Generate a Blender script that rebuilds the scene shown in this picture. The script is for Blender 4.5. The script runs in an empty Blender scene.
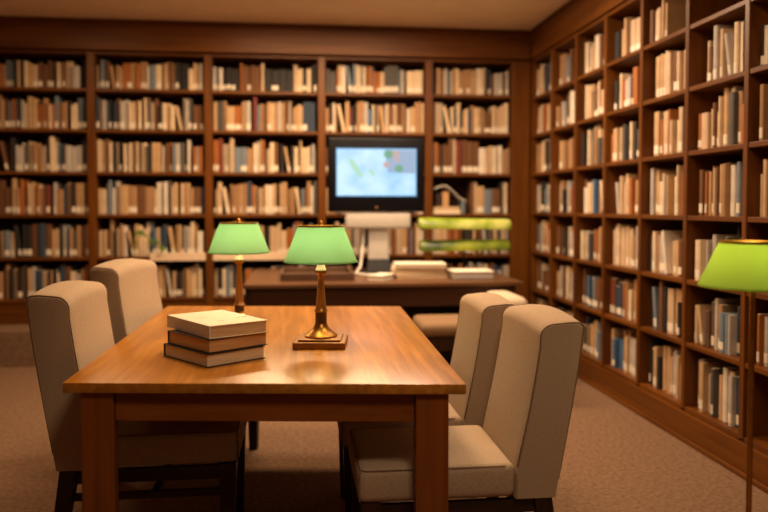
import bpy, bmesh, math, random
from mathutils import Vector, Matrix
from bpy_extras.object_utils import world_to_camera_view
sc = bpy.context.scene
C = sc.collection
PI = math.pi

# ------------------------------------------------------------------ materials
def new_mat(name):
    m = bpy.data.materials.new(name); m.use_nodes = True
    nt = m.node_tree
    return m, nt, nt.nodes['Principled BSDF']

def set_in(b, **kw):
    for k, v in kw.items():
        k = k.replace('_', ' ')
        if k in b.inputs: b.inputs[k].default_value = v

def plain(name, col, rough=.6, metal=0, var=.12, scale=30, bump=0, spec=.5, vscale=(1, 1, 1), detail=4, emis=None, estr=0):
    m, nt, b = new_mat(name)
    tc = nt.nodes.new('ShaderNodeTexCoord'); mp = nt.nodes.new('ShaderNodeMapping')
    mp.inputs['Scale'].default_value = vscale
    n = nt.nodes.new('ShaderNodeTexNoise'); n.inputs['Scale'].default_value = scale; n.inputs['Detail'].default_value = detail
    r = nt.nodes.new('ShaderNodeValToRGB')
    r.color_ramp.elements[0].position = .3; r.color_ramp.elements[1].position = .7
    r.color_ramp.elements[0].color = [c*(1-var) for c in col]+[1]
    r.color_ramp.elements[1].color = [min(1, c*(1+var)) for c in col]+[1]
    nt.links.new(tc.outputs['Object'], mp.inputs['Vector']); nt.links.new(mp.outputs[0], n.inputs['Vector'])
    nt.links.new(n.outputs['Fac'], r.inputs[0]); nt.links.new(r.outputs[0], b.inputs['Base Color'])
    set_in(b, Roughness=rough, Metallic=metal, Specular_IOR_Level=spec)
    if bump:
        bp = nt.nodes.new('ShaderNodeBump'); bp.inputs['Strength'].default_value = bump; bp.inputs['Distance'].default_value = .004
        nt.links.new(n.outputs['Fac'], bp.inputs['Height']); nt.links.new(bp.outputs[0], b.inputs['Normal'])
    if emis:
        b.inputs['Emission Color'].default_value = (*emis, 1); b.inputs['Emission Strength'].default_value = estr
    return m

def wood(name, dark, light, axis='X', scale=9, rough=.4, planks=0, coat=0):
    """streaked grain running along one axis"""
    m, nt, b = new_mat(name)
    N = nt.nodes.new; L = nt.links.new
    tc = N('ShaderNodeTexCoord'); mp = N('ShaderNodeMapping')
    s = [scale*3]*3; s['XYZ'.index(axis)] = scale*.18
    mp.inputs['Scale'].default_value = s
    n = N('ShaderNodeTexNoise'); n.inputs['Scale'].default_value = 1; n.inputs['Detail'].default_value = 7; n.inputs['Distortion'].default_value = .6
    r = N('ShaderNodeValToRGB'); r.color_ramp.elements[0].position = .32; r.color_ramp.elements[1].position = .68
    r.color_ramp.elements[0].color = (*dark, 1); r.color_ramp.elements[1].color = (*light, 1)
    L(tc.outputs['Object'], mp.inputs['Vector']); L(mp.outputs[0], n.inputs['Vector']); L(n.outputs['Fac'], r.inputs[0])
    out = r.outputs[0]
    if planks:
        # glued-up staves of slightly different tone
        sep = N('ShaderNodeSeparateXYZ'); L(tc.outputs['Object'], sep.inputs[0])
        a = N('ShaderNodeMath'); a.operation = 'MULTIPLY'; a.inputs[1].default_value = planks; L(sep.outputs['X'], a.inputs[0])
        fl = N('ShaderNodeMath'); fl.operation = 'FLOOR'; L(a.outputs[0], fl.inputs[0])
        w = N('ShaderNodeTexWhiteNoise'); w.noise_dimensions = '1D'; L(fl.outputs[0], w.inputs['W'])
        mr = N('ShaderNodeMapRange'); mr.inputs['To Min'].default_value = .82; mr.inputs['To Max'].default_value = 1.12; L(w.outputs['Value'], mr.inputs['Value'])
        hs = N('ShaderNodeHueSaturation'); L(mr.outputs[0], hs.inputs['Value']); L(out, hs.inputs['Color']); out = hs.outputs[0]
    L(out, b.inputs['Base Color'])
    bp = N('ShaderNodeBump'); bp.inputs['Strength'].default_value = .15; bp.inputs['Distance'].default_value = .002
    L(n.outputs['Fac'], bp.inputs['Height']); L(bp.outputs[0], b.inputs['Normal'])
    set_in(b, Roughness=rough, Coat_Weight=coat, Coat_Roughness=.3, Specular_IOR_Level=.5 if planks else .3)
    return m

M = {}
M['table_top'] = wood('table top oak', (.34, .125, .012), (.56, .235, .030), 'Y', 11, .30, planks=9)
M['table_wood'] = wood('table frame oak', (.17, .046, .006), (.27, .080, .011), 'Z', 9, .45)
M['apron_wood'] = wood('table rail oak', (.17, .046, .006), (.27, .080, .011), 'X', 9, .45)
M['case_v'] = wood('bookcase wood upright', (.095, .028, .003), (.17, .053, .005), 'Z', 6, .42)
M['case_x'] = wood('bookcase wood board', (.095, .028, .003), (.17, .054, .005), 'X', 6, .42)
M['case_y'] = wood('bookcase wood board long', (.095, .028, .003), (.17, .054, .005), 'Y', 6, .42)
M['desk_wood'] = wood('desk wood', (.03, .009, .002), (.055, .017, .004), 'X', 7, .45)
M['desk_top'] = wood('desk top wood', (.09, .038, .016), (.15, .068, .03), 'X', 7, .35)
M['case_shade'] = wood('shade-darkened back board', (.035, .010, .003), (.06, .018, .005), 'Z', 6, .7)  # darker than the case wood, to paint in the shade inside the shelves
M['leg_wood'] = wood('dark chair wood', (.022, .009, .005), (.045, .018, .009), 'Z', 9, .4)
M['rail_wood'] = wood('chair rail wood', (.022, .009, .005), (.045, .018, .009), 'X', 9, .4)
M['fabric'] = plain('linen upholstery', (.45, .335, .235), .95, var=.14, scale=220, bump=.5, spec=.15)
M['piping'] = plain('upholstery seam', (.20, .13, .085), .9, var=.1, scale=100, spec=.1)
M['fabric_pale'] = plain('pale upholstery', (.62, .49, .36), .95, var=.08, scale=160, bump=.3, spec=.15)
M['fabric_shaded'] = plain('shade-darkened upholstery', (.26, .16, .09), .95, var=.08, scale=160, bump=.3, spec=.15)  # brown tone stands in for the shadow over the low chair's seat
M['carpet'] = plain('carpet', (.21, .125, .078), 1, var=.26, scale=45, bump=.3, spec=.05, detail=12)
M['wall'] = plain('wall paint', (.16, .08, .035), .9, var=.05, scale=4)
M['ceiling'] = plain('ceiling plaster', (.90, .74, .56), .95, var=.04, scale=5)
M['brass'] = plain('aged brass', (.55, .27, .06), .34, 1, var=.15, scale=40)
M['bronze'] = plain('bronze plate', (.30, .15, .05), .42, .85, var=.15, scale=30)
M['amber'] = plain('amber turned wood', (.42, .17, .035), .3, .35, var=.2, scale=25, vscale=(3, 3, .5))
M['dark_ring'] = plain('dark turned wood', (.10, .05, .015), .35, .3, var=.2, scale=25)
M['porcelain'] = plain('warm socket', (.85, .68, .42), .4, var=.05, emis=(1, .72, .36), estr=.35)
M['bulb'] = plain('bulb glass', (1, .9, .7), .3, var=0, emis=(1, .75, .42), estr=14)
M['black'] = plain('black plastic', (.003, .003, .005), .45, var=.2, scale=12, spec=.15)
M['greyplastic'] = plain('grey plastic', (.50, .46, .42), .5, var=.05)
M['white_cable'] = plain('white cable', (.8, .76, .7), .5, var=.05)
M['charcoal'] = plain('charcoal plastic', (.010, .009, .010), .5, var=.2, spec=.2)
M['brown_tray'] = plain('brown tray', (.11, .055, .03), .4, var=.2, scale=8)
M['paper'] = plain('paper', (.78, .70, .58), .85, var=.05, scale=40, vscale=(1, 1, 12))
M['tanpaper'] = plain('aged page block', (.62, .43, .25), .9, var=.16, scale=8, vscale=(1, 1, 40))
M['palepaper'] = plain('page block', (.70, .55, .38), .9, var=.10, scale=8, vscale=(1, 1, 40))
M['brownpaper'] = plain('browned page block', (.58, .33, .15), .9, var=.14, scale=8, vscale=(1, 1, 40))
M['cream_cover'] = plain('cream cover', (.82, .70, .52), .6, var=.03, scale=10)
M['grey_cover'] = plain('pale grey cloth', (.66, .60, .55), .75, var=.04, scale=60)
M['dark_cover'] = plain('dark brown cover', (.035, .017, .012), .45, var=.2, scale=30)
M['ink'] = plain('ink', (.35, .16, .09), .7, var=.1)
M['leaf'] = plain('leaf', (.12, .24, .012), .45, var=.45, scale=14)
M['label'] = plain('paper label', (.80, .72, .60), .8, var=.06)
M['strip'] = plain('cream strip of painted lamplight', (.80, .62, .44), .7, var=.06)  # pale colour stands in for lamplight on the shelf edge

def shade_mat(name, col, tr):
    m, nt, b = new_mat(name)
    N = nt.nodes.new; L = nt.links.new
    tc = N('ShaderNodeTexCoord'); n = N('ShaderNodeTexNoise'); n.inputs['Scale'].default_value = 160
    L(tc.outputs['Object'], n.inputs['Vector'])
    r = N('ShaderNodeValToRGB'); r.color_ramp.elements[0].color = [c*.93 for c in col]+[1]; r.color_ramp.elements[1].color = [min(1, c*1.07) for c in col]+[1]
    L(n.outputs['Fac'], r.inputs[0])
    df = N('ShaderNodeBsdfDiffuse'); t = N('ShaderNodeBsdfTranslucent'); mx = N('ShaderNodeMixShader'); mx.inputs[0].default_value = .6
    L(r.outputs[0], df.inputs['Color']); t.inputs['Color'].default_value = (*tr, 1)
    L(df.outputs[0], mx.inputs[1]); L(t.outputs[0], mx.inputs[2])
    L(mx.outputs[0], nt.nodes['Material Output'].inputs['Surface'])
    return m
M['shade'] = shade_mat('green lamp shade', (.40, .58, .30), (.53, .83, .60))
M['shade_lime'] = shade_mat('lime lamp shade', (.42, .56, .12), (.62, .80, .26))

def bar_mat(name, stops, scale):
    m, nt, b = new_mat(name)
    N = nt.nodes.new; L = nt.links.new
    tc = N('ShaderNodeTexCoord'); n = N('ShaderNodeTexNoise'); n.inputs['Scale'].default_value = scale; n.inputs['Detail'].default_value = 3
    L(tc.outputs['Object'], n.inputs['Vector'])
    r = N('ShaderNodeValToRGB'); cr = r.color_ramp
    cr.elements[0].position, cr.elements[0].color = stops[0][0], (*stops[0][1], 1)
    cr.elements[1].position, cr.elements[1].color = stops[-1][0], (*stops[-1][1], 1)
    for p, c in stops[1:-1]:
        e = cr.elements.new(p); e.color = (*c, 1)
    L(n.outputs['Fac'], r.inputs[0]); L(r.outputs[0], b.inputs['Base Color']); set_in(b, Roughness=.35)
    return m
M['green_bar'] = bar_mat('yellow green glass', [(.35, (.14, .20, .01)), (.5, (.26, .34, .03)), (.65, (.48, .52, .14))], 5)
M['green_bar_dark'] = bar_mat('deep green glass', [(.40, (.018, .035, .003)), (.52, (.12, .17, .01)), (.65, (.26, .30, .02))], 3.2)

# screen: soft blue map water, light of its own
m, nt, b = new_mat('monitor picture')
tc = nt.nodes.new('ShaderNodeTexCoord'); n = nt.nodes.new('ShaderNodeTexNoise'); n.inputs['Scale'].default_value = 5
r = nt.nodes.new('ShaderNodeValToRGB'); r.color_ramp.elements[0].position = .35; r.color_ramp.elements[1].position = .62
r.color_ramp.elements[0].color = (.30, .58, .90, 1); r.color_ramp.elements[1].color = (.56, .80, .97, 1)
nt.links.new(tc.outputs['Object'], n.inputs['Vector']); nt.links.new(n.outputs['Fac'], r.inputs[0])
nt.links.new(r.outputs[0], b.inputs['Emission Color']); b.inputs['Emission Strength'].default_value = 1.15
b.inputs['Base Color'].default_value = (.02, .02, .02, 1); b.inputs['Roughness'].default_value = .3
M['screen'] = m
def glow(name, col, s=.9):
    m, nt, b = new_mat(name); b.inputs['Base Color'].default_value = (.02, .02, .02, 1)
    b.inputs['Emission Color'].default_value = (*col, 1); b.inputs['Emission Strength'].default_value = s
    return m
M['scr_green'] = glow('map land', (.46, .82, .60)); M['scr_dgreen'] = glow('map forest', (.13, .42, .27))
M['scr_grey'] = glow('map panel', (.33, .48, .70)); M['scr_pink'] = glow('map photo', (.62, .42, .40))
M['scr_edge'] = glow('screen border', (.10, .42, .80)); M['scr_white'] = glow('map marks', (.80, .78, .80))

BOOKCOL = [('cream', (.70, .54, .36), 17), ('tan', (.52, .33, .17), 15), ('beige', (.58, .41, .26), 14), ('pale grey', (.46, .41, .37), 9),
           ('light brown', (.38, .21, .10), 10), ('brown', (.15, .06, .02), 12), ('orange-brown', (.36, .115, .02), 6),
           ('black', (.018, .014, .014), 12), ('navy', (.03, .05, .09), 4), ('slate blue', (.16, .20, .25), 6),
           ('dark grey', (.09, .08, .075), 5), ('white', (.72, .64, .55), 5), ('dark red', (.16, .025, .015), 1), ('blue', (.06, .13, .25), 1)]
BMAT = [plain('book cloth '+n, c, .7, var=.10, scale=14) for n, c, w in BOOKCOL]
LI = len(BMAT); BMATS = BMAT+[M['label'], M['palepaper']]

# ------------------------------------------------------------------ geometry helpers
class MB:
    def __init__(s): s.v = []; s.f = []; s.mi = []; s.mats = []
    def m(s, mat):
        if mat not in s.mats: s.mats.append(mat)
        return s.mats.index(mat)
    def add(s, vs, fs, mat=None, idx=None):
        o = len(s.v); k = idx if idx is not None else (s.m(mat) if mat else 0)
        s.v += [tuple(v) for v in vs]; s.f += [tuple(i+o for i in f) for f in fs]; s.mi += [k]*len(fs)
    def box(s, x0, x1, y0, y1, z0, z1, mat=None):
        vs = [(x, y, z) for z in (z0, z1) for y in (y0, y1) for x in (x0, x1)]
        s.add(vs, [(0, 2, 3, 1), (4, 5, 7, 6), (0, 1, 5, 4), (2, 6, 7, 3), (0, 4, 6, 2), (1, 3, 7, 5)], mat)
    def rbox(s, x0, x1, y0, y1, z0, z1, r=.004, seg=2, mat=None, xf=None):
        bm = bmesh.new(); bmesh.ops.create_cube(bm, size=1)
        for v in bm.verts:
            v.co = Vector(((x0+x1)/2+v.co.x*(x1-x0), (y0+y1)/2+v.co.y*(y1-y0), (z0+z1)/2+v.co.z*(z1-z0)))
        bmesh.ops.bevel(bm, geom=bm.edges[:], offset=r, segments=seg, profile=.5, affect='EDGES')
        s.bm(bm, mat, xf)
    def bm(s, bm, mat=None, xf=None):
        bm.verts.index_update()
        vs = [(xf @ v.co if xf else v.co) for v in bm.verts]
        s.add(vs, [[v.index for v in f.verts] for f in bm.faces], mat); bm.free()
    def lathe(s, prof, c=(0, 0, 0), seg=32, mat=None, caps=True):
        vs = []; fs = []
        for r, z in prof:
            for k in range(seg):
                a = 2*PI*k/seg; vs.append((c[0]+r*math.cos(a), c[1]+r*math.sin(a), c[2]+z))
        for i in range(len(prof)-1):
            for k in range(seg):
                k2 = (k+1) % seg; fs.append((i*seg+k, i*seg+k2, (i+1)*seg+k2, (i+1)*seg+k))
        if caps:
            fs.append(tuple(reversed(range(seg)))); fs.append(tuple(range((len(prof)-1)*seg, len(prof)*seg)))
        s.add(vs, fs, mat)
    def tube(s, pts, r, seg=8, mat=None):
        pts = [Vector(p) for p in pts]; vs = []; fs = []; up = None
        for i, p in enumerate(pts):
            t = (pts[min(i+1, len(pts)-1)]-pts[max(i-1, 0)]).normalized()
            a = up if up is not None else (Vector((0, 0, 1)) if abs(t.z) < .9 else Vector((1, 0, 0)))
            n = (a-t*a.dot(t)).normalized(); up = n; b = t.cross(n)
            rr = r[i] if isinstance(r, (list, tuple)) else r
            for k in range(seg):
                q = 2*PI*k/seg; vs.append(p+n*rr*math.cos(q)+b*rr*math.sin(q))
        for i in range(len(pts)-1):
            for k in range(seg):
                k2 = (k+1) % seg; fs.append((i*seg+k, i*seg+k2, (i+1)*seg+k2, (i+1)*seg+k))
        fs.append(tuple(reversed(range(seg)))); fs.append(tuple(range((len(pts)-1)*seg, len(pts)*seg)))
        s.add(vs, fs, mat)
    def taper(s, c0, s0, c1, s1, mat=None):
        """square-section bar from centre c0 (half sizes s0) up to c1 (half sizes s1)"""
        vs = [(c[0]+sx*q[0], c[1]+sy*q[1], c[2]) for c, q in ((c0, s0), (c1, s1)) for sx, sy in ((-1, -1), (1, -1), (1, 1), (-1, 1))]
        s.add(vs, [(3, 2, 1, 0), (4, 5, 6, 7), (0, 1, 5, 4), (1, 2, 6, 5), (2, 3, 7, 6), (3, 0, 4, 7)], mat)
    def build(s, name, mat=None, parent=None, smooth=False, kind=None, angle=40):
        me = bpy.data.meshes.new(name); me.from_pydata(s.v, [], s.f)
        for mt in (s.mats or [mat]): me.materials.append(mt)
        for p, k in zip(me.polygons, s.mi): p.material_index = k
        me.update()
        if smooth: me.shade_smooth() if angle is None else (me.shade_smooth(), me.set_sharp_from_angle(angle=math.radians(angle)))
        o = bpy.data.objects.new(name, me); C.objects.link(o)
        if parent: o.parent = parent
        if kind: o['kind'] = kind
        return o

def tag(o, label, cat, group=None):
    o['label'] = label; o['category'] = cat
    if group: o['group'] = group
    return o
def thing(name, label, cat, loc=(0, 0, 0), rz=0, group=None, scale=None):
    o = bpy.data.objects.new(name, None); C.objects.link(o); o.location = loc; o.rotation_euler = (0, 0, rz)
    o.empty_display_size = .1
    if scale: o.scale = scale
    return tag(o, label, cat, group)
def copy_tree(o, parent=None):
    kids = [c for c in C.objects if c.parent == o]
    c = o.copy(); C.objects.link(c); c.parent = parent
    for k in kids: copy_tree(k, c)
    return c

# ------------------------------------------------------------------ camera
cam = bpy.data.objects.new('camera', bpy.data.cameras.new('camera')); C.objects.link(cam)
cam.location = (0, 0, 1.29)
YAW = math.atan(86/750)
cam.rotation_euler = (PI/2-math.radians(2), 0, -YAW)
cam.data.sensor_width = 36; cam.data.lens = 750/768*36; cam.data.shift_y = -.0297
cam.data.clip_start = .05
cam.data.dof.use_dof = True; cam.data.dof.focus_distance = 2.75; cam.data.dof.aperture_fstop = 1.3
sc.camera = cam

# ------------------------------------------------------------------ the room
XL, XR, YF, YB, ZC = -3.9, 2.50, -1.6, 7.06, 2.885
def slab(name, *b, mat):
    q = MB(); q.box(*b); return q.build(name, mat, kind='structure')
slab('floor', XL-.1, XR+.1, YF-.1, YB+.1, -.1, 0, mat=M['carpet'])
slab('ceiling', XL-.1, XR+.1, YF-.1, YB+.1, ZC, ZC+.1, mat=M['ceiling'])
slab('wall_left', XL-.1, XL, YF-.1, YB+.1, 0, ZC, mat=M['wall'])
slab('wall_right', XR, XR+.1, YF-.1, YB+.1, 0, ZC, mat=M['wall'])
slab('wall_back', XL, XR, YB, YB+.1, 0, ZC, mat=M['wall'])
slab('wall_front', XL, XR, YF-.1, YF, 0, ZC, mat=M['wall'])
# an added low carpeted step runs along the foot of the far bookcase, up to the desk
slab('added_step_1', XL, -.55, 6.30, 6.70, 0, .285, mat=M['carpet'])  # made-up platform, lifts the floor line at the bookcase foot

# ------------------------------------------------------------------ bookcases
YC, XC = 6.70, 2.12            # planes of the shelf fronts
BZ = [.485, .845, 1.213, 1.58, 1.945, 2.294, 2.612]
BX = [-2.74, -1.76, -.775, .213, 1.178, 1.99]
back = thing('bookcase', 'long dark-stained wooden bookcase filling the far wall behind the monitor and desk', 'bookcase', (0, YC, 0))
T = .026
for i, x in enumerate(BX):
    w = .032 if i < 5 else .0
    q = MB()
    if i < 5: q.rbox(x-.032, x+.032, 0, .34, 0, 2.625, .003)
    else: q.rbox(1.945, 2.115, 0, .34, 0, 2.625, .004)
    q.build('upright', M['case_v'], back)
q = MB(); q.box(-3.72, -3.66, 0, .34, 0, 2.625); q.build('upright', M['case_v'], back)
edges = [-3.66]+BX
for i in range(6):
    a = edges[i]+(.032 if i else 0); c = edges[i+1]-(.032 if i < 5 else .045)
    for j, z in enumerate(BZ):
        q = MB(); q.rbox(a, c, .006, .33, z-T/2, z+T/2, .003)
        sh = q.build('shelf', M['case_x'], back)
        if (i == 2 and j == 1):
            q = MB(); q.rbox(-1.28, c, -.008, .006, z-.026, z+.046, .004)  # strip added to show a lamp-lit stretch of shelf board
            s = q.build('lit_edge_strip', M['strip'], sh); s['label'] = 'cream strip of painted lamplight along the shelf edge'
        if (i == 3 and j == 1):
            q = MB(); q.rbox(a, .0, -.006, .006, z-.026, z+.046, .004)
            s = q.build('lit_edge_strip', M['strip'], sh); s['label'] = 'cream strip of painted lamplight along the shelf edge'
q = MB(); q.box(-3.72, 2.115, .33, .345, 0, 2.625); q.build('back_panel', M['case_shade'], back)
q = MB(); q.box(-3.66, 1.945, .02, .05, 0, BZ[0]-.013); q.build('plinth', M['case_x'], back)
q = MB(); q.rbox(-3.80, 2.10, -.05, .34, 2.626, ZC-.002, .004)
q.rbox(-3.80, 2.10, -.062, -.05, 2.626, 2.655, .004); q.rbox(-3.80, 2.06, -.062, -.05, ZC-.03, ZC-.002, .004)
q.build('fascia', M['case_x'], back)

RZ = [.172, .530, .877, 1.230, 1.583, 1.930, 2.268, 2.612]
RY = [6.70-.555*k for k in range(0, 9)]          # corner ... towards the camera
right = thing('bookcase', 'tall dark wooden bookcase of small square bays along the right-hand side', 'bookcase', (XC, 0, 0))
for k, y in enumerate(RY):
    q = MB(); d = .018
    if k == 0: q.box(.002, .35, y-.02, y-.001, 0, 2.625)
    else: q.rbox(0, .35, y-d, y+d, .17, 2.625, .003)
    q.build('upright', M['case_v'], right)
for k in range(8):
    for z in RZ:
        q = MB(); q.rbox(.005, .34, RY[k+1]+.018, RY[k]-(.018 if k else .02), z-T/2, z+T/2, .003)
        q.build('shelf', M['case_y'], right)
q = MB(); q.box(.34, .36, RY[-1]-.018, RY[0]-.001, 0, 2.625); q.build('back_panel', M['case_shade'], right)
q = MB(); q.rbox(-.012, .03, RY[-1]-.018, 6.69, .003, .158, .004); q.build('plinth', M['case_y'], right)
q = MB(); q.rbox(-.03, -.012, RY[-1]-.018, 6.69, 0.0, .026, .006); q.build('toe_moulding', M['case_y'], right)
q = MB(); q.rbox(-.02, .35, RY[-1]-.018, 6.636, 2.626, ZC-.002, .004); q.rbox(-.034, -.02, RY[-1]-.018, 6.636, ZC-.03, ZC-.002, .004)
q.build('fascia', M['case_y'], right)

# ------------------------------------------------------------------ table
P = [(-.722, 2.385), (.508, 2.225), (.552, 4.03), (-.71, 4.19)]      # corners of the top, seen from above
tbl = thing('reading_table', 'large oak reading table with chunky square legs in the foreground', 'table', (0, 3.2, 0))
ox, oy = 0, 3.2
def prism(pts, z0, z1, r):
    bm = bmesh.new(); b_ = [bm.verts.new((x-ox, y-oy, z0)) for x, y in pts]; t_ = [bm.verts.new((x-ox, y-oy, z1)) for x, y in pts]
    n_ = len(pts); bm.faces.new(list(reversed(b_))); bm.faces.new(t_)
    for i in range(n_): bm.faces.new((b_[i], b_[(i+1) % n_], t_[(i+1) % n_], t_[i]))
    bmesh.ops.bevel(bm, geom=bm.edges[:], offset=r, segments=2, profile=.5, affect='EDGES'); return bm
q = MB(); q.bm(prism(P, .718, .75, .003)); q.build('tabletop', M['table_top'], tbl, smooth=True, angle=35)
Pv = [Vector((*p, 0)) for p in P]
def inner(i, a, b_):        # point in from corner i by a along one side, b along the other
    e1 = (Pv[(i+1) % 4]-Pv[i]).normalized(); e2 = (Pv[(i-1) % 4]-Pv[i]).normalized()
    return Pv[i]+e1*a+e2*b_
for i in range(4):
    a_, b_, c_, d_ = (.050, .152, .018, .075) if i % 2 == 0 else (.018, .075, .050, .152)
    pts = [inner(i, a_, c_), inner(i, b_, c_), inner(i, b_, d_), inner(i, a_, d_)]
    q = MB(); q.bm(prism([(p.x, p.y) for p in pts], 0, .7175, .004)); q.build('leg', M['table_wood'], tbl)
for i in range(4):
    j = (i+1) % 4
    k1, k2 = (.153, .036) if i % 2 == 0 else (.0755, .066)
    a = inner(i, k1, k2); b_ = inner(j, k2, k1); c = inner(j, k2+.022, k1); d = inner(i, k1, k2+.022)
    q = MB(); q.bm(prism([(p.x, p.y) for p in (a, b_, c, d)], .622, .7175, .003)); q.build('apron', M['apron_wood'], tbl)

# ------------------------------------------------------------------ upholstered chairs (origin: floor under the seat front, chair faces +X)
def make_chair(name, label, w=.50, H=.955, fab='fabric'):
    t = thing(name, label, 'chair')
    # side outline of the back, bottom front round to bottom rear
    def arc(cx, cz, r, a0, a1, n=5): return [(cx+r*math.cos(math.radians(a0+(a1-a0)*k/n)), cz+r*math.sin(math.radians(a0+(a1-a0)*k/n))) for k in range(n+1)]
    outline = [(-.490, .36), (-.497, .47), (-.515, .56), (-.535, .66), (-.553, .77), (-.568, H-.08)]
    outline += arc(-.568-.045, H-.053, .045, 0, 80, 6)
    outline += [(-.665, H-.003)]
    outline += arc(-.688, H-.022, .018, 88, 190, 4)
    outline += [(-.690, .80), (-.668, .66), (-.645, .52), (-.628, .42), (-.618, .36)]
    n = len(outline); ts = [-1, -.965, -.8, -.55, -.28, 0, .28, .55, .8, .965, 1]
    vs = []; fs = []
    cx, cz = -.6, .65
    for k, tt in enumerate(ts):
        sh = .985 if abs(tt) == 1 else 1
        for (x, z) in outline:
            bul = (1-tt*tt)
            zz = z + (.018*bul if z > H-.12 else 0)
            xx = x + (.014*bul*math.sin(min(1, max(0, (z-.45)/(H-.45)))*PI) if x > -.60 else 0)
            if sh < 1: xx = cx+(xx-cx)*.95; zz = zz-(.005 if z > .5 else 0)
            vs.append((xx, tt*w/2, zz))
    for k in range(len(ts)-1):
        for i in range(n):
            i2 = (i+1) % n; fs.append((k*n+i, k*n+i2, (k+1)*n+i2, (k+1)*n+i))
    fs.append(tuple(reversed(range(n)))); fs.append(tuple(range((len(ts)-1)*n, len(ts)*n)))
    q = MB(); q.add(vs, fs); bk = q.build('backrest', M[fab], t, smooth=True, angle=50)
    bm = bmesh.new(); bm.from_mesh(bk.data); bmesh.ops.recalc_face_normals(bm, faces=bm.faces); bm.to_mesh(bk.data); bm.free()
    for s in (-1, 1):
        pts = [(x, s*(w/2-.004), z) for x, z in outline[1:-1]]
        q = MB(); q.tube(pts, .0024, 6); q.build('piping', M['piping'], bk, smooth=True)
    # seat cushion
    bm = bmesh.new(); bmesh.ops.create_cube(bm, size=1)
    for v in bm.verts: v.co = Vector((-.249+v.co.x*.49, v.co.y*(w-.004), .42+v.co.z*.116))
    bmesh.ops.bevel(bm, geom=bm.edges[:], offset=.026, segments=4, profile=.5, affect='EDGES')
    top = [f for f in bm.faces if f.normal.z > .9 and f.calc_area() > .05]
    r = bmesh.ops.inset_region(bm, faces=top, thickness=.09); r = bmesh.ops.inset_region(bm, faces=top, thickness=.07)
    for f in top:
        for v in f.verts: v.co.z += .016
    q = MB(); q.bm(bm); seat = q.build('seat', M[fab], t, smooth=True, angle=60)
    a, b_, z = .0, w/2-.002, .4715
    rr = .022
    loop = [(-.46, -b_+.003, z)] + [(-.012-rr+rr*math.sin(u), -b_+.005+rr-rr*math.cos(u), z) for u in (0, .5, 1.0, 1.57)]
    loop += [(-.012-rr+rr*math.sin(u), b_-.005-rr+rr*math.cos(u), z) for u in (1.57, 1.0, .5, 0)] + [(-.46, b_-.003, z)]
    q = MB(); q.tube(loop, .0024, 6)
    for s in (-1, 1): q.tube([(-.010, s*(b_-.009), .37), (-.008, s*(b_-.008), .42), (-.012, s*(b_-.010), .468)], .0028, 6)
    q.build('piping', M['piping'], seat, smooth=True)
    # legs and rails
    for s in (-1, 1):
        q = MB(); q.taper((-.045, s*(w/2-.035), 0), (.021, .021), (-.045, s*(w/2-.035), .363), (.031, .031)); q.build('leg', M['leg_wood'], t)
        q = MB(); q.taper((-.64, s*(w/2-.035), 0), (.020, .020), (-.58, s*(w/2-.035), .363), (.028, .028)); q.build('leg', M['leg_wood'], t)
        q = MB(); q.box(-.565, -.07, s*(w/2-.035)-.011, s*(w/2-.035)+.011, .305, .350); q.build('seat_rail', M['rail_wood'], t)
        q = MB(); q.box(-.60, -.06, s*(w/2-.035)-.009, s*(w/2-.035)+.009, .245, .268); q.build('stretcher', M['rail_wood'], t)
    q = MB(); q.box(-.31, -.285, -(w/2-.045), w/2-.045, .247, .266); q.build('stretcher', M['rail_wood'], t)
    return t
G = 'upholstered chairs around the reading table'
chA = make_chair('dining_chair', 'beige upholstered chair nearest on the left of the table, seat tucked under'); chA['group'] = G
chB = copy_tree(chA); chB['label'] = 'beige upholstered chair behind the nearest left one, beside the far table corner'
chD = copy_tree(chA); chD['label'] = 'large beige upholstered chair at the right front, its side panel facing us'
chC = copy_tree(chA); chC['label'] = 'beige upholstered chair between the front right chair and the dark desk'
def put(o, x, y, deg, s=(1, 1, 1)): o.location = (x, y, 0); o.rotation_euler = (0, 0, math.radians(deg)); o.scale = s
put(chA, -.208, 2.95, 0, (1.02, 1.06, 1.035))
put(chB, -.228, 3.78, -8, (1, 1.12, 1.06))
put(chD, .180, 2.562, 180, (1.05, .93, .962))
put(chC, .160, 3.12, 180, (1, .84, .945))
# low chair at the desk
low = thing('desk_chair', 'low chair with cream back and shade-darkened seat, half hidden beside the desk', 'chair', (.80, 5.02, 0), PI)
q = MB(); q.rbox(-.50, 0, -.23, .23, .44, .53, .04, 4); q.build('seat', M['fabric_shaded'], low, smooth=True)
q = MB(); q.rbox(-.72, -.51, -.24, .24, .38, .695, .06, 5); q.build('backrest', M['fabric_pale'], low, smooth=True)
q = MB(); q.box(-.66, -.04, -.2, .2, .345, .44); q.build('seat_frame', M['leg_wood'], low)
for sx in (-.62, -.07):
    for sy in (-.18, .18):
        q = MB(); q.taper((sx, sy, 0), (.016, .016), (sx, sy, .345), (.024, .024)); q.build('leg', M['leg_wood'], low)

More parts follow.
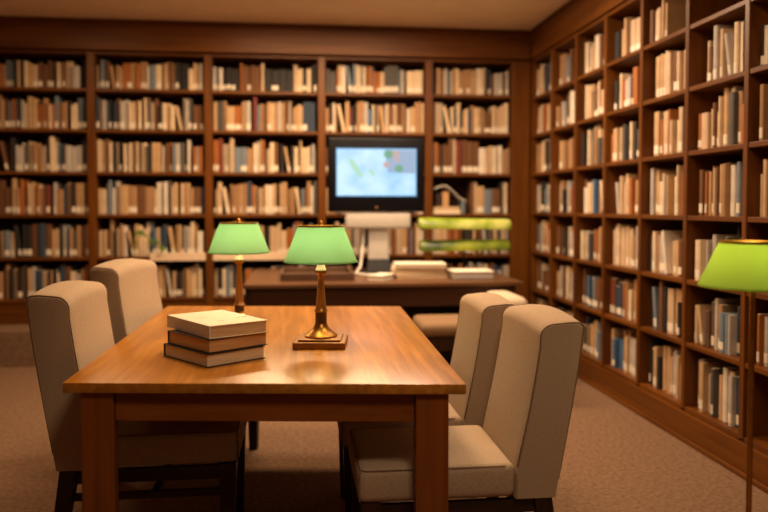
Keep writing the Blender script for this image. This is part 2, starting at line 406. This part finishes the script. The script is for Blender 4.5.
# ------------------------------------------------------------------ table lamps
def lamp_shade(parent, z0, z1, r0, r1, mat, rimmat):
    q = MB()
    n = 8; prof = [(r0+(r1-r0)*k/n, z0+(z1-z0)*k/n) for k in range(n+1)]
    q.lathe(prof+[(r-.0025, z) for r, z in reversed(prof)]+[prof[0]], seg=56, caps=False)
    s = q.build('lamp_shade', mat, parent, smooth=True)
    q = MB(); t = .0022
    q.lathe([(r1+t, z1-.004), (r1+t, z1+.002), (r1-.005, z1+.002), (r1-.005, z1-.004), (r1+t, z1-.004)], seg=56, caps=False)
    q.build('top_rim', rimmat, s)
    q = MB(); q.lathe([(r0+t*.6, z0-.001), (r0+t*.5, z0+.005), (r0-.004, z0+.005), (r0-.004, z0-.001), (r0+t*.6, z0-.001)], seg=56, caps=False)
    q.build('bottom_rim', mat, s)
    q = MB()
    for k in range(3):
        a = 2*PI*k/3+.3; q.tube([(0, 0, z1-.004), ((r1-.004)*math.cos(a), (r1-.004)*math.sin(a), z1-.002)], .0016, 6)
    q.build('shade_spider', rimmat, s)
    return s
def make_table_lamp(k=1., pw=.10):
    t = thing('table_lamp', 'green-shaded table lamp with brass foot, at the middle of the table', 'lamp')
    q = MB(); q.rbox(-pw, pw, -pw, pw, 0, .026*k, .004); q.rbox(-pw*.82, pw*.82, -pw*.82, pw*.82, .026*k, .034*k, .003); q.build('base_plate', M['bronze'], t)
    q = MB(); q.lathe([(r*min(1, pw*11), z*k) for r, z in ((.064, .034), (.064, .040), (.055, .048), (.042, .057), (.030, .070), (.025, .080), (.0235, .085))]); q.build('foot', M['brass'], t, smooth=True)
    q = MB(); q.lathe([(r, z*k) for r, z in ((.0235, .085), (.0225, .088), (.0225, .126), (.0235, .129))]); q.build('lower_stem', M['dark_ring'], t, smooth=True)
    q = MB(); q.lathe([(.0235, .129*k), (.027, .133*k), (.0235, .138*k), (.0195, .150*k+.004), (.016, .20), (.0125, .25), (.0115, .272), (.013, .274)]); q.build('stem', M['amber'], t, smooth=True)
    q = MB(); q.lathe([(.013, .274), (.021, .278), (.0225, .284), (.0225, .292), (.0215, .294)]); q.build('collar', M['brass'], t, smooth=True)
    q = MB(); q.lathe([(.0215, .294), (.020, .299), (.0165, .306), (.0145, .318), (.0145, .336)]); q.build('socket', M['porcelain'], t, smooth=True)
    q = MB(); q.lathe([(.012, .336), (.024, .350), (.031, .372), (.028, .394), (.016, .408), (.004, .412)], seg=20); q.build('bulb', M['bulb'], t, smooth=True)
    q = MB(); q.tube([(0, 0, .412), (0, 0, .466)], .002, 6); q.lathe([(.004, .464), (.0095, .468), (.011, .475), (.008, .482), (.003, .488)], seg=16); q.build('finial', M['brass'], t, smooth=True)
    lamp_shade(t, .326, .466, .143, .088, M['shade'], M['brass'])
    return t
def bulb_light(name, loc, e, parent=None):
    l = bpy.data.lights.new(name, 'POINT'); l.energy = e; l.color = (1, .74, .42); l.shadow_soft_size = .03
    o = bpy.data.objects.new(name, l); C.objects.link(o); o.location = loc
    if parent: o.parent = parent
    return o
l2 = make_table_lamp()
l1 = make_table_lamp(.62, .066); l1['label'] = 'green-shaded table lamp standing behind the stack of books'
GL = 'green table lamps'; l1['group'] = GL; l2['group'] = GL
l2.location = (.088, 2.93, .7505); l2.rotation_euler = (0, 0, math.radians(-7))
l1.location = (-.275, 3.56, .7505); l1.rotation_euler = (0, 0, math.radians(-5))
BULB_E = 4.0
for l in (l1, l2): bulb_light('lamp_bulb_light', (0, 0, .392), BULB_E, l)

# floor lamp at the right edge
fl = thing('floor_lamp', 'lime green lamp shade on a slim pole in front of the right bookcase', 'lamp', (1.275, 1.98, 0))
q = MB(); q.lathe([(.15, 0), (.15, .012), (.13, .022), (.02, .032), (.012, .05)], seg=40); q.build('base', M['bronze'], fl, smooth=True)
q = MB(); q.tube([(0, 0, .045), (0, 0, 1.075)], .008, 12); q.build('pole', M['brass'], fl, smooth=True)
q = MB(); q.lathe([(.012, 1.07), (.018, 1.075), (.018, 1.09), (.012, 1.11)], seg=20); q.build('socket', M['porcelain'], fl, smooth=True)
q = MB(); q.lathe([(.012, 1.11), (.026, 1.13), (.028, 1.15), (.012, 1.18)], seg=20); q.build('bulb', M['bulb'], fl, smooth=True)
lamp_shade(fl, 1.066, 1.192, .143, .088, M['shade_lime'], M['brass'])
bulb_light('lamp_bulb_light', (0, 0, 1.125), 2.6, fl)

# ------------------------------------------------------------------ books on the table (local x along the right-hand face, y along the left-hand face)
def table_book(name, label, loc, rz, lx, ly, h, cov, pages_l, pages_r, spine, sp_mat):
    t = thing(name, label, 'book', loc, rz, 'books stacked on the table')
    c = .0035
    q = MB(); q.rbox(0, lx, 0, ly, 0, c, .0012); q.rbox(0, lx, 0, ly, h-c, h, .0012); q.build('cover', cov, t)
    q = MB()
    if spine == 'x0': q.rbox(-.002, .003, 0, ly, 0, h, .0014)
    else: q.rbox(0, lx, ly-.003, ly+.003, 0, h, .0014)
    q.build('spine', sp_mat, t)
    q = MB(); i = .0045
    a = .003 if spine == 'x0' else i
    q.box(a, lx-i, i, ly-(.003 if spine != 'x0' else i), c, h-c); q.build('page_block', pages_l, t)
    return t
def ang(a, b): return math.atan2(b[1]-a[1], b[0]-a[0])
# x axis runs along the right-hand visible face
b1 = table_book('book', 'thick dark-covered book with pale pages, bottom of the stack', (-.305, 2.545, .7505), math.radians(38), .238, .292, .0455, M['dark_cover'], M['palepaper'], M['palepaper'], 'y1', M['dark_cover'])
b2 = table_book('book', 'dark-covered book with browned pages, middle of the stack', (-.299, 2.556, .7965), math.radians(38), .240, .278, .0465, M['dark_cover'], M['brownpaper'], M['brownpaper'], 'y1', M['dark_cover'])
b3 = table_book('book', 'cream-covered book with small marks on its cover, top of the stack', (-.297, 2.566, .8435), math.radians(33), .225, .345, .045, M['cream_cover'], M['tanpaper'], M['tanpaper'], 'x0', M['grey_cover'])
q = MB()
rnd = random.Random(4)
for (mx, my, n_, sz) in ((.165, .12, 7, .006), (.075, .085, 4, .004), (.05, .20, 6, .005)):
    for k in range(n_):
        x = mx+rnd.uniform(-.002, .002)+k*.0065; y = my+rnd.uniform(-.003, .003)
        q.box(x, x+.004, y, y+sz, .0448, .0454)
q.build('cover_print', M['ink'], b3)

# ------------------------------------------------------------------ desk at the back
dk = thing('desk', 'long dark wooden desk under the monitor, in front of the far bookcase', 'desk', (.60, 5.93, 0))
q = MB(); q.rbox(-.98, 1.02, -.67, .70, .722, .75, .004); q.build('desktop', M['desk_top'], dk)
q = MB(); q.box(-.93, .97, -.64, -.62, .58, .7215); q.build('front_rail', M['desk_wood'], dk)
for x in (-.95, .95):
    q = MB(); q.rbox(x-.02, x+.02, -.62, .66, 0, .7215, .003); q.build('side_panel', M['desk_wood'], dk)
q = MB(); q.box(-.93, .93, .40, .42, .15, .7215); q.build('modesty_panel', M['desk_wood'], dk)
DZ = .7503
# monitor
mo = thing('monitor', 'black monitor on the desk showing a pale blue map', 'monitor', (.626, 6.02, DZ), math.radians(0))
q = MB(); q.rbox(-.388, .388, -.04, .03, .50, 1.096, .02, 3); q.rbox(-.28, .28, .03, .07, .60, 1.0, .02, 3); q.build('casing', M['black'], mo, smooth=True)
q = MB(); q.rbox(-.323, .323, -.0415, -.039, .625, 1.008, .001); scr = q.build('screen', M['screen'], mo)
def blob(name, mat, pts, off=.0425):
    q = MB(); n_ = len(pts)
    q.add([(x, -off, z) for x, z in pts]+[(x, -.0405, z) for x, z in pts], [tuple(range(n_)), tuple(reversed(range(n_, 2*n_)))]+[(i, i+n_, (i+1) % n_+n_, (i+1) % n_) for i in range(n_)])
    return q.build(name, mat, scr)
S = lambda u, v: (-.323+.646*u, 1.008-.383*v)     # screen fractions
q = MB()
for a in ((-.323, .323, .625, .633), (-.323, .323, 1.001, 1.008), (-.323, -.316, .633, 1.001), (.316, .323, .633, 1.001)): q.box(a[0], a[1], -.0425, -.0405, a[2], a[3])
q.build('picture_border', M['scr_edge'], scr)
blob('map_land', M['scr_green'], [S(*p) for p in ((.14, .22), (.2, .22), (.26, .35), (.33, .55), (.32, .62), (.26, .58), (.2, .42))])
blob('map_land', M['scr_green'], [S(*p) for p in ((.38, .44), (.44, .44), (.49, .55), (.45, .58))])
blob('picture_panel', M['scr_grey'], [S(*p) for p in ((.60, .03), (.985, .03), (.985, .52), (.64, .50))])
for (u, v, r_, mt) in ((.65, .12, .06, 'scr_dgreen'), (.74, .12, .045, 'scr_pink'), (.78, .42, .055, 'scr_dgreen'), (.62, .34, .04, 'scr_pink'), (.75, .24, .03, 'scr_pink')):
    blob('map_spot', M[mt], [S(u+r_*math.cos(2*PI*k/10), v+1.5*r_*math.sin(2*PI*k/10)) for k in range(10)], .0435)
for (u, v) in ((.31, .29), (.36, .33), (.40, .38), (.44, .36), (.28, .27)):
    blob('map_mark', M['scr_white'], [S(u, v), S(u+.02, v), S(u+.02, v+.025), S(u, v+.025)], .0435)
q = MB(); q.lathe([(.012, 0), (.012, .004), (.009, .005)], seg=16)
q.v = [(x, -.040-z, y+.535) for x, y, z in q.v]; q.build('power_button', M['bronze'], mo)
q = MB(); q.rbox(-.25, .28, -.03, .02, .365, .497, .02, 3); q.build('added_pale_bar', M['greyplastic'], mo, smooth=True)  # added bar, standing in for the pale shelf behind the monitor
q = MB(); q.taper((.02, .03, .02), (.085, .03), (.02, .03, .366), (.075, .02)); q.build('stand_column', M['greyplastic'], mo)
q = MB(); q.rbox(-.12, .15, -.13, .10, 0, .022, .008); q.taper((.02, .0, .02), (.10, .07), (.02, .01, .12), (.085, .03)); q.build('stand_base', M['charcoal'], mo)
cb = MB(); cb.tube([(-.10, .05, .36), (-.105, .03, .26), (-.115, .0, .15), (-.13, -.03, .06), (-.17, -.08, .012), (-.12, -.16, .008), (-.02, -.22, .008)], .010, 8)
tag(cb.build('monitor_cable', M['white_cable'], smooth=True), 'white cable hanging beside the monitor stand onto the desk', 'cable').location = (.626, 6.02, DZ)
# tray behind the middle lamp
tr = thing('tray', 'shallow dark brown tray on the desk behind the middle lamp', 'tray', (.14, 5.80, DZ))
q = MB(); q.rbox(-.26, .26, -.30, .30, 0, .012, .005); q.build('tray_bottom', M['brown_tray'], tr)
q = MB()
for a in ((-.27, -.25, -.31, .31), (.25, .27, -.31, .31), (-.25, .25, -.31, -.29), (-.25, .25, .29, .31)): q.rbox(a[0], a[1], a[2], a[3], 0, .055, .005)
q.build('tray_rim', M['brown_tray'], tr)
# stacked booklets
rnd = random.Random(7)
cols = [('white', M['paper']), ('cream', M['cream_cover']), ('white', M['paper']), ('pale tan', M['tanpaper'])]
pos = ['bottom', 'second from bottom', 'third from bottom', 'top']
for k in range(4):
    t = thing('booklet', '%s booklet, %s of the papers stacked right of the monitor stand' % (cols[3-k][0], pos[k]), 'booklet', (.93+rnd.uniform(-.015, .015), 5.72+rnd.uniform(-.02, .02), DZ+.0005+k*.0275), math.radians(rnd.uniform(-5, 5)), 'booklets stacked on the desk')
    q = MB(); q.rbox(-.19, .19, -.15, .15, .003, .024, .002); q.build('page_block', M['palepaper'], t)
    q = MB(); q.rbox(-.195, .195, -.155, .155, 0, .003, .001); q.rbox(-.195, .195, -.155, .155, .024, .027, .001); q.build('cover', cols[3-k][1], t)
t = thing('booklet', 'white booklet fanned out at the left foot of the paper stack', 'booklet', (.62, 5.56, DZ+.0005), math.radians(-28), 'booklets stacked on the desk')
q = MB(); q.rbox(-.06, .06, -.12, .12, .003, .034, .002); q.build('page_block', M['paper'], t)
q = MB(); q.rbox(-.065, .065, -.125, .125, 0, .003, .001); q.rbox(-.065, .065, -.125, .125, .034, .037, .001); q.build('cover', M['paper'], t)
t = thing('file_box', 'small pale grey file tray under the twin green shades', 'box', (1.30, 5.58, DZ))
q = MB(); q.rbox(-.15, .15, -.13, .13, 0, .05, .008); q.build('body', M['greyplastic'], t)
q = MB(); q.rbox(-.155, .155, -.135, .135, .051, .062, .004); q.build('lid', M['paper'], t)

# twin-shade green desk lamp
tl = thing('desk_lamp', 'desk lamp with two long horizontal green shades, one above the other, right of the monitor', 'lamp', (1.315, 5.88, DZ))
q = MB(); q.lathe([(.085, 0), (.085, .012), (.03, .022), (.012, .03)], seg=28); q.build('base', M['bronze'], tl, smooth=True)
q = MB(); q.tube([(0, 0, .025), (0, 0, .47)], .007, 10); q.build('post', M['charcoal'], tl)
def half_tube(z, L, r, name, mat, tilt):
    q = MB(); n_ = 12; vs = []; fs = []
    ring = [(-r*math.cos(PI*k/n_)*.9, r*math.sin(PI*k/n_)-r*.5) for k in range(n_+1)]
    ring = ring+[(y*.92, zz-.006) for y, zz in reversed(ring)]; m_ = len(ring)
    xs = [-L/2, -L/2+.012]+[-L/2+L*k/12 for k in range(1, 12)]+[L/2-.012, L/2]
    for x in xs:
        s_ = .86 if abs(abs(x)-L/2) < 1e-6 else 1
        for y, zz in ring: vs.append((x, y*s_, zz*s_))
    for i in range(len(xs)-1):
        for k in range(m_): fs.append((i*m_+k, i*m_+(k+1) % m_, (i+1)*m_+(k+1) % m_, (i+1)*m_+k))
    fs.append(tuple(range(m_))); fs.append(tuple(reversed(range((len(xs)-1)*m_, len(xs)*m_))))
    q.add(vs, fs); o = q.build(name, mat, tl, smooth=True); o.location = (0, -.02, z); o.rotation_euler = (0, math.radians(tilt), 0); return o
half_tube(.410, .74, .080, 'lamp_shade', M['green_bar'], 1.0)
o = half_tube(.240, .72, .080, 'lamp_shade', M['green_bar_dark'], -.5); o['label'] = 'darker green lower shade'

# leafy sprig hanging in front of the books, left
sp = thing('leafy_sprig', 'small green leafy sprig lying across books in the far bookcase, above the left chairs', 'plant', (-1.27, 6.73, .861))
q = MB(); sp_pts = [(-.13, -.06, .0), (-.14, -.06, .12), (-.12, -.055, .21), (-.07, -.06, .20), (-.01, -.065, .155), (.06, -.07, .10), (.10, -.07, .075)]
q.tube(sp_pts, .004, 6); q.build('stem', M['leaf'], sp)
rnd = random.Random(3)
for i in range(22):
    f = rnd.uniform(2, 6); k = min(5, int(f)); a = Vector(sp_pts[k]).lerp(Vector(sp_pts[k+1]), f-k)
    d = Vector((rnd.uniform(-.6, 1), rnd.uniform(-.5, .1), rnd.uniform(-1, .9))).normalized(); L_ = rnd.uniform(.03, .05)
    side = d.cross(Vector((0, -1, .2))).normalized()*L_*.28
    mid = a+d*L_*.5+Vector((0, -.006, 0)); tip = a+d*L_
    q = MB(); q.add([a, mid+side, tip, mid-side, mid+Vector((0, -.004, 0))], [(0, 4, 1), (1, 4, 2), (2, 4, 3), (3, 4, 0), (0, 1, 2, 3)]); q.build('leaf', M['leaf'], sp)

# untidy pile beside the monitor: two books lying flat, two short ones standing on them, a bowed grey magazine over the top
ZP = BZ[2]+T/2+.0008
def small_book(label, x, z, sx, sz, mat, y=.03, rot=0):
    t = thing('book', label, 'book', (x, YC+y, z), 0, 'untidy pile beside the monitor')
    c = .003
    q = MB(); q.rbox(0, sx, .002, .17, c, sz-c, .001) if sx > sz else q.rbox(c, sx-c, .002, .17, 0, sz-.002, .001); q.build('page_block', M['palepaper'], t)
    q = MB()
    if sx > sz: q.rbox(0, sx, 0, .175, 0, c, .001); q.rbox(0, sx, 0, .175, sz-c, sz, .001); q.rbox(0, sx, 0, .002, c, sz-c, .0004)
    else: q.rbox(0, c, 0, .175, 0, sz, .001); q.rbox(sx-c, sx, 0, .175, 0, sz, .001); q.rbox(c, sx-c, 0, .002, 0, sz, .0004)
    q.build('cover', mat, t); return t
small_book('cream book lying flat right of the monitor, bottom of an untidy pile', 1.225, ZP, .25, .036, M['cream_cover'])
small_book('tan book lying flat right of the monitor, under two standing books', 1.23, ZP+.0365, .235, .030, M['tanpaper'])
small_book('short tan book standing on the flat books right of the monitor', 1.31, ZP+.067, .055, .135, M['brownpaper'])
small_book('short dark book standing on the flat books right of the monitor', 1.25, ZP+.067, .045, .120, M['dark_cover'])
small_book('slate book standing at the right end of the untidy pile', 1.485, ZP, .030, .122, BMAT[9])
q = MB(); n_ = 14; ring = []
for k in range(n_+1):
    u = k/n_; x = 1.235+.29*u; z = ZP+.205+.045*math.sin(PI*min(1, u*1.15+.12))-.095*max(0, u-.35)/.65
    ring.append((x, z))
vs = [(x, YC+y, z+dz) for y in (.02, .17) for dz in (0, .014) for x, z in ring]; L_ = n_+1; fs = []
for k in range(n_):
    a, b_, c, d = k, L_+k, 2*L_+k, 3*L_+k
    fs += [(a, a+1, b_+1, b_), (c, d, d+1, c+1), (b_, b_+1, d+1, d), (a, c, c+1, a+1)]
fs += [(0, L_, 3*L_, 2*L_), (n_, 2*L_+n_, 3*L_+n_, L_+n_)]
q.add(vs, fs); tag(q.build('magazine', M['greyplastic'], smooth=True), 'bowed grey magazine draped over the untidy pile of books right of the monitor', 'magazine')

# ------------------------------------------------------------------ books in the bookcases
bpy.context.view_layer.update()
dg = bpy.context.evaluated_depsgraph_get()
def px(p):
    c = world_to_camera_view(sc, cam, Vector(p)); return c.x*768, (1-c.y)*512
_tot = sum(w for _, _, w in BOOKCOL)
def pick(r, bias=0):
    k = r.uniform(0, _tot)
    for i, (_, _, w) in enumerate(BOOKCOL):
        k -= w
        if k <= 0: break
    if bias and BOOKCOL[i][0] in ('cream', 'white', 'beige') and r.random() < bias: i = r.choice([4, 5, 6, 7, 9, 10])
    return i
def row(r, W, clear, s=0., e=1., thick=(.018, .05), hs=(.60, .88), bias=0):
    x = W*s+.004; out = []
    end = W*e-.004
    while x < end-.02:
        ser = r.random(); n_ = r.choice([1, 1, 1, 2, 2, 3, 4]) if ser < .75 else 1
        w = r.uniform(*thick); 
        if r.random() < .10: w = min(.085, w*1.9)
        h = clear*r.uniform(*hs)
        if r.random() < .10: h = min(clear*.96, h*1.14)
        ci = pick(r, bias)
        for k in range(n_):
            ww = w*r.uniform(.92, 1.08)
            if x+ww > end: break
            lean = 0
            out.append(dict(x=x, w=ww, h=h*r.uniform(.95, 1.02), c=ci if r.random() < .55 else pick(r, bias), off=r.uniform(.0, .05), lab=r.random() < .5, lean=lean))
            x += ww+.0012
        if r.random() < .07 and x < end-.14:
            ww = r.uniform(.02, .032); hh = clear*r.uniform(.62, .82); a = math.radians(r.uniform(6, 13))
            out.append(dict(x=x, w=ww, h=hh, c=pick(r, bias), off=.012, lab=r.random() < .6, lean=a)); x += hh*math.sin(a)+ww*math.cos(a)+.003
        elif r.random() < .04: x += r.uniform(.01, .03)
    return out
def book_geo(q, b_, depth, xf):
    w, h, l = b_['w'], b_['h'], b_['lean']
    pr = [(0, depth), (0, .005), (w*.25, 0), (w*.75, 0), (w, .005), (w, depth)]
    def T_(x, y, z):
        if l: x, z = x*math.cos(l)-z*math.sin(l)+h*math.sin(l), z*math.cos(l)+x*math.sin(l)
        return xf @ Vector((b_['x']+x, y+b_['off'], z))
    vs = [T_(x, y, 0) for x, y in pr]+[T_(x, y, h) for x, y in pr]
    q.add(vs, [(i, (i+1) % 6, (i+1) % 6+6, i+6) for i in range(6)]+[tuple(reversed(range(6)))], idx=b_['c'])
    q.add([T_(x, y, h) for x, y in pr], [tuple(range(6))], idx=b_['c'] if b_['c'] % 2 else LI+1)
    if b_['lab']:
        e = .0012; z0, z1 = .016, .016+min(.05, h*.2)
        pl = [(.001, .005-e), (w*.25, -e), (w*.75, -e), (w-.001, .005-e)]
        vs = [T_(x, y, z0) for x, y in pl]+[T_(x, y, z1) for x, y in pl]
        q.add(vs, [(0, 1, 5, 4), (1, 2, 6, 5), (2, 3, 7, 6)], idx=LI)

ORD = ['zeroth', 'first', 'second', 'third', 'fourth', 'fifth', 'sixth', 'seventh', 'eighth', 'ninth', 'tenth', 'eleventh', 'twelfth'] + \
      ['thirteenth', 'fourteenth', 'fifteenth', 'sixteenth', 'seventeenth', 'eighteenth', 'nineteenth', 'twentieth'] + ['twenty-'+s for s in ('first', 'second', 'third', 'fourth', 'fifth', 'sixth', 'seventh', 'eighth', 'ninth')] + ['thirtieth'] + ['thirty-'+s for s in ('first', 'second', 'third', 'fourth', 'fifth', 'sixth', 'seventh', 'eighth', 'ninth')] + ['fortieth']*30
rnd = random.Random(21)
books = []
BAY_B = ['leftmost bay', 'leftmost bay', 'second bay from left', 'middle bay', 'monitor bay', 'corner bay']
for i in range(6):
    a = edges[i]+(.034 if i else .002); c = edges[i+1]-(.034 if i < 5 else .047); W = c-a
    for j in range(6):
        z = BZ[j]+T/2+.0008; clear = BZ[j+1]-T/2-z
        r_ = random.Random(100+i*10+j)
        s_, e_ = 0, 1
        if i == 5 and j == 2: s_ = .50     # room for the untidy pile at the left end
        lst = row(r_, W, clear, s_, e_, (.014, .037), (.64, .88), bias=.35 if i <= 1 else 0)
        xf = Matrix.Translation((a, YC+.022, z))
        for n_, b_ in enumerate(lst): books.append((b_, xf, .20, ('back', i, j, n_)))
RB = {(5, 5): (.12, .98), (6, 5): (.0, .97), (5, 3): (.1, .97), (6, 3): (0., .95), (6, 4): (.05, .93), (6, 2): (.06, .7), (6, 0): (.16, .97), (5, 2): (.06, .97), (6, 1): (.05, .97), (4, 5): (.06, .96)}
for k in range(8):
    W = .555-.036-(.002 if k == 0 else 0)
    for j in range(7):
        z = RZ[j]+T/2+.0008; clear = RZ[j+1]-T/2-z
        r_ = random.Random(900+k*10+j)
        s_, e_ = RB.get((k, j), (0.03, .98))
        lst = row(r_, W, clear, s_, e_, (.016, .040), (.60, .86))
        # left end of the bay (as seen) is the far end
        xf = Matrix.Translation((XC+.03, RY[k]-(.019 if k else .021), z)) @ Matrix.Rotation(-PI/2, 4, 'Z')
        for n_, b_ in enumerate(lst): books.append((b_, xf, .20, ('right', k, j, n_)))
# rank by how large each shows
ranked = []
O = Vector(cam.location)
for b_, xf, dp, key in books:
    P0 = [px(xf @ Vector((b_['x']+dx, b_['off'], dz))) for dx, dz in ((0, 0), (b_['w'], 0), (b_['w'], b_['h']), (0, b_['h']))]
    us = [p[0] for p in P0]; vs_ = [p[1] for p in P0]
    u0, u1, v0, v1 = max(12, min(us)), min(744, max(us)), max(24, min(vs_)), min(500, max(vs_))
    full = (min(768, max(us))-max(0, min(us)), min(512, max(vs_))-max(0, min(vs_)))
    if full[0] <= 0 or full[1] <= 0: continue
    area = max(0, u1-u0)*max(0, v1-v0); vis = 0
    for fx, fz in ((.5, .2), (.5, .5), (.5, .85)):
        pt = xf @ Vector((b_['x']+b_['w']*fx, b_['off']-.003, b_['h']*fz)); d = pt-O; L_ = d.length
        hit = sc.ray_cast(dg, O, d.normalized(), distance=L_-.004)[0]
        vis += not hit
    ranked.append((area*vis/3, b_, xf, dp, key))
ranked.sort(key=lambda t: -t[0])
solo, rest = ranked[:298], ranked[298:]
BAY_R = ['corner bay', 'second bay from corner', 'third bay from corner', 'fourth bay from corner', 'fifth bay from corner', 'second-nearest bay', 'nearest bay', 'edge bay']
BSH = ['bottom shelf', 'fifth shelf down', 'fourth shelf down', 'third shelf down', 'second shelf down', 'top shelf']
RSH = ['bottom shelf', 'sixth shelf down', 'fifth shelf down', 'fourth shelf down', 'third shelf down', 'second shelf down', 'top shelf']
for _, b_, xf, dp, (side, i, j, n_) in solo:
    loc = xf @ Vector((b_['x'], b_['off'], 0)); bb = dict(b_); bb['x'] = 0; bb['off'] = 0
    q = MB(); rot = xf.to_3x3().to_4x4()
    book_geo(q, bb, dp, rot); q.mats = []
    me_mats = BMATS
    me = bpy.data.meshes.new('book'); me.from_pydata(q.v, [], q.f)
    used = sorted(set(q.mi)); [me.materials.append(me_mats[u]) for u in used]
    for p, kk in zip(me.polygons, q.mi): p.material_index = used.index(kk)
    o = bpy.data.objects.new('book', me); C.objects.link(o); o.location = loc
    col = BOOKCOL[b_['c']][0]; size = 'thick ' if b_['w'] > .055 else ('thin ' if b_['w'] < .024 else '')
    size = 'leaning ' if b_['lean'] else size
    if side == 'back':
        lab = '%s%s book, %s from left, %s, %s, far bookcase' % (size, col, ORD[n_+1], BSH[j], BAY_B[i]); g = 'books on the far bookcase, '+BSH[j]
    else:
        lab = '%s%s book, %s from left, %s, %s, right bookcase' % (size, col, ORD[n_+1], RSH[j], BAY_R[i]); g = 'books on the right bookcase, '+RSH[j]
    tag(o, lab, 'book', g)
q = MB()
for _, b_, xf, dp, key in rest: book_geo(q, b_, dp, xf)
q.mats = list(BMATS)
o = q.build('shelved_books', None, kind='stuff')
tag(o, 'smaller-looking shelved books filling the rest of both bookcases', 'books')
print('BOOKS', len(books), len(ranked), len(solo), 'smallest solo', solo[-1][0])

# ------------------------------------------------------------------ light
def area(name, loc, size, e, col=(1, .72, .45), rot=(0, 0, 0)):
    l = bpy.data.lights.new(name, 'AREA'); l.shape = 'RECTANGLE'; l.size = size[0]; l.size_y = size[1]; l.energy = e; l.color = col
    o = bpy.data.objects.new(name, l); C.objects.link(o); o.location = loc; o.rotation_euler = rot; return o
WARM = (1, .66, .36)
area('unseen_ceiling_light', (.2, 5.45, 2.86), (1.5, .3), 96, WARM)  # overhead area lights added out of view
area('unseen_ceiling_light', (1.1, 4.6, 2.86), (.4, .4), 42, (1, .76, .54))
area('unseen_ceiling_light', (-1.9, 5.3, 2.86), (.6, .3), 12, WARM)
area('unseen_ceiling_light', (0, 3.3, 2.86), (.5, .5), 34, WARM)
area('unseen_ceiling_light', (1.1, 2.6, 2.86), (.4, .4), 14, WARM)
area('unseen_ceiling_light', (.5, .5, 2.86), (.6, .6), 26, (1, .72, .46))  # camera-side fill added to brighten the book stack and near chair panels
w = bpy.data.worlds.new('world'); sc.world = w; w.use_nodes = True
w.node_tree.nodes['Background'].inputs[0].default_value = (1, .7, .45, 1); w.node_tree.nodes['Background'].inputs[1].default_value = .008
sc.view_settings.view_transform = 'Standard'; sc.view_settings.look = 'None'
sc.view_settings.gamma = 1; sc.view_settings.use_curve_mapping = False; sc.view_settings.exposure = 0.0
